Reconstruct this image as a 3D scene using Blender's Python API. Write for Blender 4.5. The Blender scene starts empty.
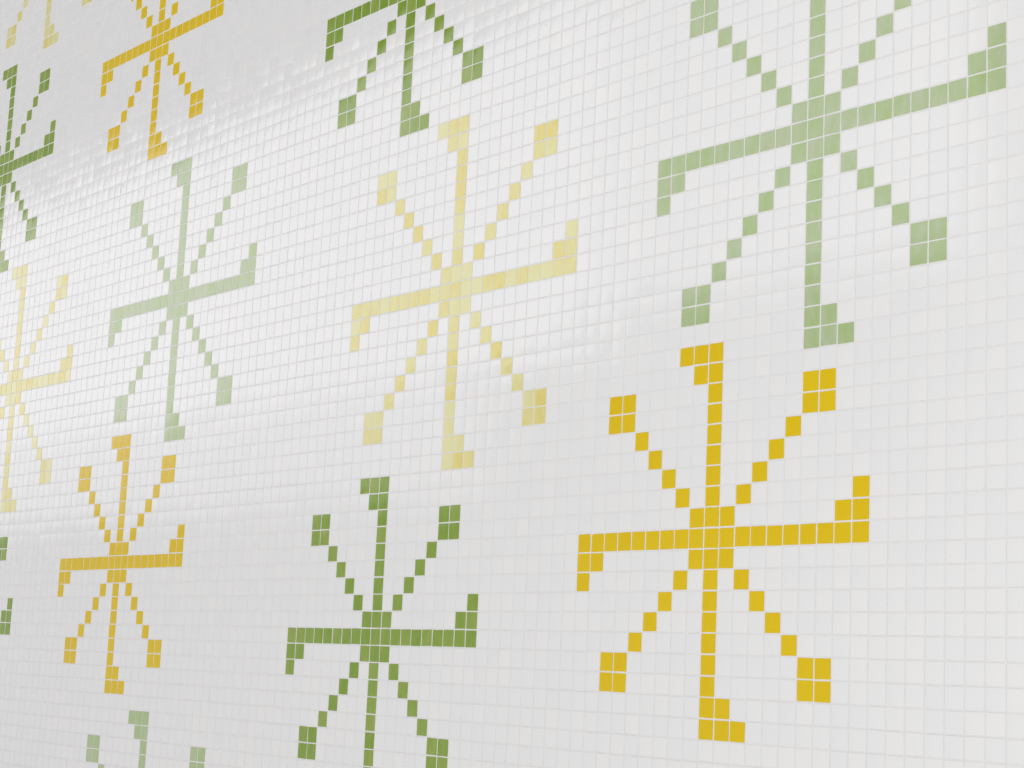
import bpy, math, random
from mathutils import Matrix, Vector
random.seed(7)
S = bpy.context.scene
COL = S.collection

# ------------------------------------------------------------------ layout
PITCH = 0.02                       # 20 mm mosaic, centre to centre
CAM = Vector((1.68713, -1.22813, 1.5))
COL0_X, ROW0_Z = 0.5, 1.5 + 6.8484 * PITCH     # centre of tile column 0 / row 0 (middle of the big yellow star)
def cx(c): return COL0_X + c * PITCH
def cz(r): return ROW0_Z + r * PITCH
COLS = (-140, 60)
ROWS = (-34, 70)

# ------------------------------------------------------------------ materials
def lin(rgb):
    return tuple(((v / 255) / 12.92 if v / 255 <= 0.04045 else ((v / 255 + 0.055) / 1.055) ** 2.4) for v in rgb)

def mat_tile(name, a, b, spread=0.5, streak=0.5, rough=0.10, scale=110, k=1.0, bias=0.0, spec=0.5):
    """glass mosaic: two tones of the same glass mixed tile by tile and by a fine cloudy streak"""
    m = bpy.data.materials.new(name); m.use_nodes = True
    nt = m.node_tree; n = nt.nodes; L = nt.links
    bs = n['Principled BSDF']
    att = n.new('ShaderNodeAttribute'); att.attribute_name = 'tone'
    tc = n.new('ShaderNodeTexCoord')
    mp = n.new('ShaderNodeMapping'); mp.inputs['Scale'].default_value = (1.0, 1.0, 0.45)
    L.new(tc.outputs['Object'], mp.inputs['Vector'])
    no = n.new('ShaderNodeTexNoise'); no.inputs['Scale'].default_value = scale
    no.inputs['Detail'].default_value = 3; no.inputs['Roughness'].default_value = 0.6
    L.new(mp.outputs['Vector'], no.inputs['Vector'])
    m1 = n.new('ShaderNodeMath'); m1.operation = 'MULTIPLY_ADD'; m1.inputs[1].default_value = spread; m1.inputs[2].default_value = 0.5 - spread / 2 - streak / 2 + bias
    L.new(att.outputs['Fac'], m1.inputs[0])
    m2 = n.new('ShaderNodeMath'); m2.operation = 'MULTIPLY_ADD'; m2.inputs[1].default_value = streak; m2.use_clamp = True
    L.new(no.outputs['Fac'], m2.inputs[0]); L.new(m1.outputs[0], m2.inputs[2])
    mx = n.new('ShaderNodeMix'); mx.data_type = 'RGBA'
    mx.inputs['A'].default_value = (*[v * k for v in lin(a)], 1); mx.inputs['B'].default_value = (*[v * k for v in lin(b)], 1)
    L.new(m2.outputs[0], mx.inputs['Factor']); L.new(mx.outputs['Result'], bs.inputs['Base Color'])
    bs.inputs['Roughness'].default_value = rough
    bs.inputs['IOR'].default_value = 1.5; bs.inputs['Specular IOR Level'].default_value = spec
    # very faint waviness of pressed glass
    nb = n.new('ShaderNodeTexNoise'); nb.inputs['Scale'].default_value = 160; nb.inputs['Detail'].default_value = 1
    L.new(tc.outputs['Object'], nb.inputs['Vector'])
    bu = n.new('ShaderNodeBump'); bu.inputs['Strength'].default_value = 0.25; bu.inputs['Distance'].default_value = 0.0002
    L.new(nb.outputs['Fac'], bu.inputs['Height']); L.new(bu.outputs['Normal'], bs.inputs['Normal'])
    return m

K = 1.0
M_WHITE = mat_tile('white_glass_tile', (230, 231, 230), (234, 234, 231), 0.8, 0.2, k=K)
M_YELLOW = mat_tile('yellow_glass_tile', (219, 186, 0), (224, 193, 12), 0.5, 0.5, spec=0.25, k=K)
M_DGREEN = mat_tile('leaf_green_glass_tile', (114, 149, 20), (144, 164, 70), 0.6, 1.4, k=K)
M_PGREEN = mat_tile('pale_green_glass_tile', (160, 186, 116), (182, 193, 162), 0.4, 1.5, k=K)
M_PYELLOW = mat_tile('pale_yellow_glass_tile', (221, 201, 80), (222, 219, 160), 0.8, 1.2, bias=0.25, k=K)

def mat_grout():
    m = bpy.data.materials.new('white_grout'); m.use_nodes = True
    nt = m.node_tree; n = nt.nodes; L = nt.links; bs = n['Principled BSDF']
    tc = n.new('ShaderNodeTexCoord'); no = n.new('ShaderNodeTexNoise')
    no.inputs['Scale'].default_value = 300; no.inputs['Detail'].default_value = 4
    L.new(tc.outputs['Object'], no.inputs['Vector'])
    mx = n.new('ShaderNodeMix'); mx.data_type = 'RGBA'
    mx.inputs['A'].default_value = (*lin((219, 218, 216)), 1); mx.inputs['B'].default_value = (*lin((231, 230, 227)), 1)
    L.new(no.outputs['Fac'], mx.inputs['Factor']); L.new(mx.outputs['Result'], bs.inputs['Base Color'])
    bs.inputs['Roughness'].default_value = 0.5; bs.inputs['Specular IOR Level'].default_value = 0.25
    return m
M_GROUT = mat_grout()

# ------------------------------------------------------------------ tile geometry
def drift(c, r):
    """the sheets were set by hand: the grid wanders by a millimetre or two over the wall"""
    u = max(-1.15, min(1.15, (c + 37) / 55)); v = max(-1.1, min(1.1, (r - 17) / 37))
    dc = 0.0007 - 0.01755 * v - 0.06094 * v * v - 0.03091 * u - 0.01115 * u * v + 0.02639 * u * u
    dr = -0.02984 + 0.0221 * v + 0.11928 * v * v + 0.01501 * u - 0.04146 * u * v + 0.02129 * u * u
    return dc * PITCH, dr * PITCH
HALF = 0.458 * PITCH      # half width of a tile at its foot
TOP = 0.435 * PITCH       # half width of the flat face
RISE = 0.00042            # how far the glass stands proud of the grout
DOME = 0.00012            # pillow of the face
def tiles_mesh(name, cells, mat, origin=(0.0, 0.0, 0.0), tilt=0.0045):
    V = []; F = []; smooth = []; tone = []
    ox, oy, oz = origin
    for c, r in cells:
        rnd = random.Random((c * 7919 + r * 104729) & 0xffffffff)
        dx, dz = drift(c, r)
        x0 = cx(c) + dx + rnd.gauss(0, 0.00012); z0 = cz(r) + dz + rnd.gauss(0, 0.00012)
        rot = rnd.gauss(0, 0.008); ca, sa = math.cos(rot), math.sin(rot)
        tx, tz = rnd.gauss(0, tilt), rnd.gauss(0, tilt); lift = rnd.gauss(0, 0.00004)
        t = rnd.random()
        b = len(V)
        def put(u, v, h):
            V.append((x0 + u * ca - v * sa - ox, -h - oy, z0 + u * sa + v * ca - oz))
        for u, v in ((-1, -1), (1, -1), (1, 1), (-1, 1)):
            put(u * HALF, v * HALF, 0.0)
        for u, v in ((-1, -1), (1, -1), (1, 1), (-1, 1)):
            put(u * HALF, v * HALF, 0.6 * RISE + u * HALF * tx + v * HALF * tz + lift)
        for j in (-1, 0, 1):
            for i in (-1, 0, 1):
                u, v = i * TOP, j * TOP
                put(u, v, RISE + u * tx + v * tz + lift - DOME * (i * i + j * j))
        g = lambda i, j: b + 8 + j * 3 + i
        for k in range(4):
            k2 = (k + 1) % 4
            F.append((b + k, b + k2, b + 4 + k2, b + 4 + k)); smooth.append(False)
        F += [(b + 4, b + 5, g(2, 0), g(1, 0), g(0, 0)), (b + 5, b + 6, g(2, 2), g(2, 1), g(2, 0)),
              (b + 6, b + 7, g(0, 2), g(1, 2), g(2, 2)), (b + 7, b + 4, g(0, 0), g(0, 1), g(0, 2))]
        smooth += [False] * 4
        for j in (0, 1):
            for i in (0, 1):
                F.append((g(i, j), g(i + 1, j), g(i + 1, j + 1), g(i, j + 1))); smooth.append(True)
        tone += [t] * 12
    me = bpy.data.meshes.new(name)
    me.from_pydata(V, [], F)
    # flat shoulders next to a softly pillowed face: the rim between them is sharp
    me.polygons.foreach_set('use_smooth', smooth)
    top = set()
    for p in me.polygons:
        if p.use_smooth: top.add(p.index)
    cnt = {}
    for p in me.polygons:
        for k in p.edge_keys:
            cnt.setdefault(k, [0, 0])[0 if p.index in top else 1] += 1
    es = [False] * len(me.edges)
    for e in me.edges:
        q = cnt.get(tuple(sorted(e.vertices)), (0, 0))
        es[e.index] = q[1] > 0
    sh = me.attributes.new('sharp_edge', 'BOOLEAN', 'EDGE'); sh.data.foreach_set('value', es)
    at = me.attributes.new('tone', 'FLOAT', 'FACE'); at.data.foreach_set('value', tone)
    me.materials.append(mat)
    me.update()
    o = bpy.data.objects.new(name, me); COL.objects.link(o)
    return o

# ------------------------------------------------------------------ the starburst motif
def motif(n, lower_right=None):
    k = n - 5
    P = {'hub': [(c, r) for c in (-1, 0, 1) for r in (-1, 0, 1)]}
    P['top'] = ([(0, r) for r in range(2, n - 1)], [(0, n), (0, n - 1), (-1, n), (-1, n - 1), (-2, n)])
    P['bottom'] = ([(0, -r) for r in range(2, n - 1)], [(0, -n), (0, 1 - n), (1, -n), (1, 1 - n), (2, -n)])
    P['left'] = ([(-c, 0) for c in range(2, n - 1)], [(-n, 0), (1 - n, 0), (-n, -1), (1 - n, -1), (-n, -2)])
    P['right'] = ([(c, 0) for c in range(2, n - 1)], [(n, 0), (n - 1, 0), (n, 1), (n - 1, 1), (n, 2)])
    for nm, sx, sy in (('dul', -1, 1), ('dur', 1, 1), ('dll', -1, -1), ('dlr', 1, -1)):
        kk = lower_right if (nm == 'dlr' and lower_right) else k
        P[nm] = ([(sx * i, sy * i) for i in range(2, 2 + kk)],
                 [(sx * (kk + 2 + a), sy * (kk + 2 + b)) for a in (0, 1) for b in (0, 1)])
    return P

# column, row of the hub, arm reach, tiles, lower-right chain, label
STARS = [
    (0, 0, 9, M_YELLOW, None, 'large bright yellow tile starburst at the right, below the big pale green one'),
    (-60, 0, 9, M_YELLOW, None, 'small bright yellow tile starburst in the lower left, under a faded pale green one'),
    (-60, 40, 9, M_YELLOW, None, 'bright yellow tile starburst cut by the top edge, above a faded pale green one'),
    (6, 19, 10, M_PGREEN, 4, 'largest pale green tile starburst, in the upper right above a bright yellow one'),
    (-54, 19, 10, M_PGREEN, None, 'washed-out pale green tile starburst between two bright yellow ones on the left'),
    (-54, -21, 10, M_PGREEN, None, 'pale green tile starburst mostly cut off by the bottom edge, only its upper tips showing'),
    (-21, 15, 10, M_PYELLOW, None, 'large pale yellow tile starburst in the middle, between two dark green ones'),
    (-81, 15, 10, M_PYELLOW, None, 'faint pale yellow tile starburst cut by the left edge at mid height'),
    (-81, 55, 10, M_PYELLOW, None, 'pale yellow tile starburst in the top left corner, only its lower tips showing'),
    (-27, -5, 9, M_DGREEN, None, 'dark green tile starburst at the bottom centre, below the middle pale yellow one'),
    (-27, 35, 9, M_DGREEN, None, 'dark green tile starburst at the top centre, cut through its hub by the top edge'),
    (-87, 35, 9, M_DGREEN, None, 'dark green tile starburst at the upper left, cut by the left edge'),
    (-87, -5, 9, M_DGREEN, None, 'dark green tile starburst at the lower left edge, only its right tips showing'),
]
taken = set()
for c0, r0, n, m, lr, label in STARS:
    root = bpy.data.objects.new('mosaic_starburst', None); COL.objects.link(root)
    root.empty_display_size = 0.05
    org = (cx(c0), 0.0, cz(r0)); root.location = org
    root['label'] = label; root['category'] = 'mosaic star'
    root['group'] = 'starburst motifs laid in coloured tiles on the white wall'
    P = motif(n, lr)
    def put(name, cells, parent, rel=True):
        cc = [(c0 + c, r0 + r) for c, r in cells]
        taken.update(cc)
        o = tiles_mesh(name, cc, m, org); o.parent = parent
        return o
    put('hub', P['hub'], root)
    for key, val in P.items():
        if key == 'hub': continue
        diag = key[0] == 'd' and key != 'down' and len(key) == 3
        arm = put('diagonal_arm' if diag else 'straight_arm', val[0], root)
        put('square_tip' if diag else 'hooked_tip', val[1], arm)

# ------------------------------------------------------------------ the wall
def slab(name, x0, x1, y0, y1, z0, z1, mat):
    v = [(x, y, z) for x in (x0, x1) for y in (y0, y1) for z in (z0, z1)]
    f = [(0, 1, 3, 2), (4, 6, 7, 5), (0, 4, 5, 1), (2, 3, 7, 6), (0, 2, 6, 4), (1, 5, 7, 3)]
    me = bpy.data.meshes.new(name); me.from_pydata(v, [], f); me.materials.append(mat); me.update()
    o = bpy.data.objects.new(name, me); COL.objects.link(o); return o
xa, xb = cx(COLS[0]) - PITCH / 2, cx(COLS[1]) + PITCH / 2
za, zb = cz(ROWS[0]) - PITCH / 2, cz(ROWS[1]) + PITCH / 2
wall = slab('wall_back', xa, xb, 0.0, 0.2, za, zb, M_GROUT)
wall['kind'] = 'structure'
wall['label'] = 'wall faced with small square white glass mosaic tiles'
cells = [(c, r) for c in range(COLS[0], COLS[1] + 1) for r in range(ROWS[0], ROWS[1] + 1) if (c, r) not in taken]
field = tiles_mesh('tile_field', cells, M_WHITE)
field.parent = wall

# ------------------------------------------------------------------ light
def area(name, loc, rot, sx, sy, power, color=(1, 1, 1)):
    l = bpy.data.lights.new(name, 'AREA'); l.shape = 'RECTANGLE'; l.size = sx; l.size_y = sy
    l.energy = power; l.color = color
    o = bpy.data.objects.new(name, l); o.location = loc; o.rotation_euler = rot; COL.objects.link(o); return o
# high band of windows across the room (its reflection whitens the tiles on the left)
DW = 2.5
kz = (1.22813 + DW) / 1.22813
h0 = 1.5 + (10 + 6.85) * PITCH * kz; h1 = 1.5 + (31 + 6.85) * PITCH * kz
def opening(x0, x1, r0, r1, rad):
    za_, zb_ = 1.5 + (r0 + 6.85) * PITCH * kz, 1.5 + (r1 + 6.85) * PITCH * kz
    area('window_and_edge_light', ((x0 + x1) / 2, -DW, (za_ + zb_) / 2), (math.radians(90), 0, 0), x1 - x0, zb_ - za_, rad * (x1 - x0) * (zb_ - za_) * math.pi, (0.99, 0.975, 1.0))
opening(-15.0, -6.0, 10, 31, 1.4)
opening(-6.0, -2.4, 10, 31, 1.7)
opening(-2.4, -1.0, 12, 31, 1.1)  # dimmer panel added to fade the band's right end
opening(-15.0, -3.0, 6, 10, 0.95)  # weaker strip added to soften the lower edge of the reflection
opening(-15.0, -3.0, 3, 6, 0.8)  # faintest strip, added to feather that edge further
# added soft fill lamp for the diffuse level, behind the photographer, to the right
o = area('side_fill', (3.2, -2.6, 1.9), (0, 0, 0), 3.0, 3.0, 76, (1.0, 1.0, 1.0))
o.rotation_euler = (Vector((0.2, 0, 1.6)) - o.location).to_track_quat('-Z', 'Y').to_euler()

w = bpy.data.worlds.new('world'); S.world = w; w.use_nodes = True
nt = w.node_tree; n = nt.nodes; L = nt.links
bg = n['Background']; tc = n.new('ShaderNodeTexCoord'); sp = n.new('ShaderNodeSeparateXYZ')
rp = n.new('ShaderNodeValToRGB'); L.new(tc.outputs['Generated'], sp.inputs[0])
mr = n.new('ShaderNodeMapRange'); mr.inputs['From Min'].default_value = -1; mr.inputs['From Max'].default_value = 1
L.new(sp.outputs['Z'], mr.inputs['Value']); L.new(mr.outputs[0], rp.inputs['Fac']); L.new(rp.outputs['Color'], bg.inputs['Color'])
e = rp.color_ramp.elements
e[0].position = 0.50; e[0].color = (0.76, 0.745, 0.765, 1)
e[1].position = 0.75; e[1].color = (0.10, 0.10, 0.10, 1)
bg.inputs['Strength'].default_value = 1.0

# ------------------------------------------------------------------ camera
R = ((0.63938378, 0.0455411, 0.76753788), (0.09505384, 0.98590508, -0.13768061), (-0.76298962, 0.16098817, 0.62604286))
# rows of R: image right, up and forward, in (x, z, y)
right = Vector((R[0][0], R[0][2], R[0][1])); up = Vector((R[1][0], R[1][2], R[1][1])); fwd = Vector((R[2][0], R[2][2], R[2][1]))
cd = bpy.data.cameras.new('camera'); cam = bpy.data.objects.new('camera', cd); COL.objects.link(cam)
mt = Matrix((right, up, -fwd)).transposed().to_4x4(); mt.translation = CAM
cam.matrix_world = mt
cd.sensor_width = 36; cd.sensor_fit = 'HORIZONTAL'; cd.lens = 1783.3338 / 1024 * 36
cd.clip_start = 0.05
S.camera = cam
S.view_settings.view_transform = 'Standard'; S.view_settings.look = 'None'
S.view_settings.exposure = 0.08; S.view_settings.gamma = 1.0; S.view_settings.use_curve_mapping = False
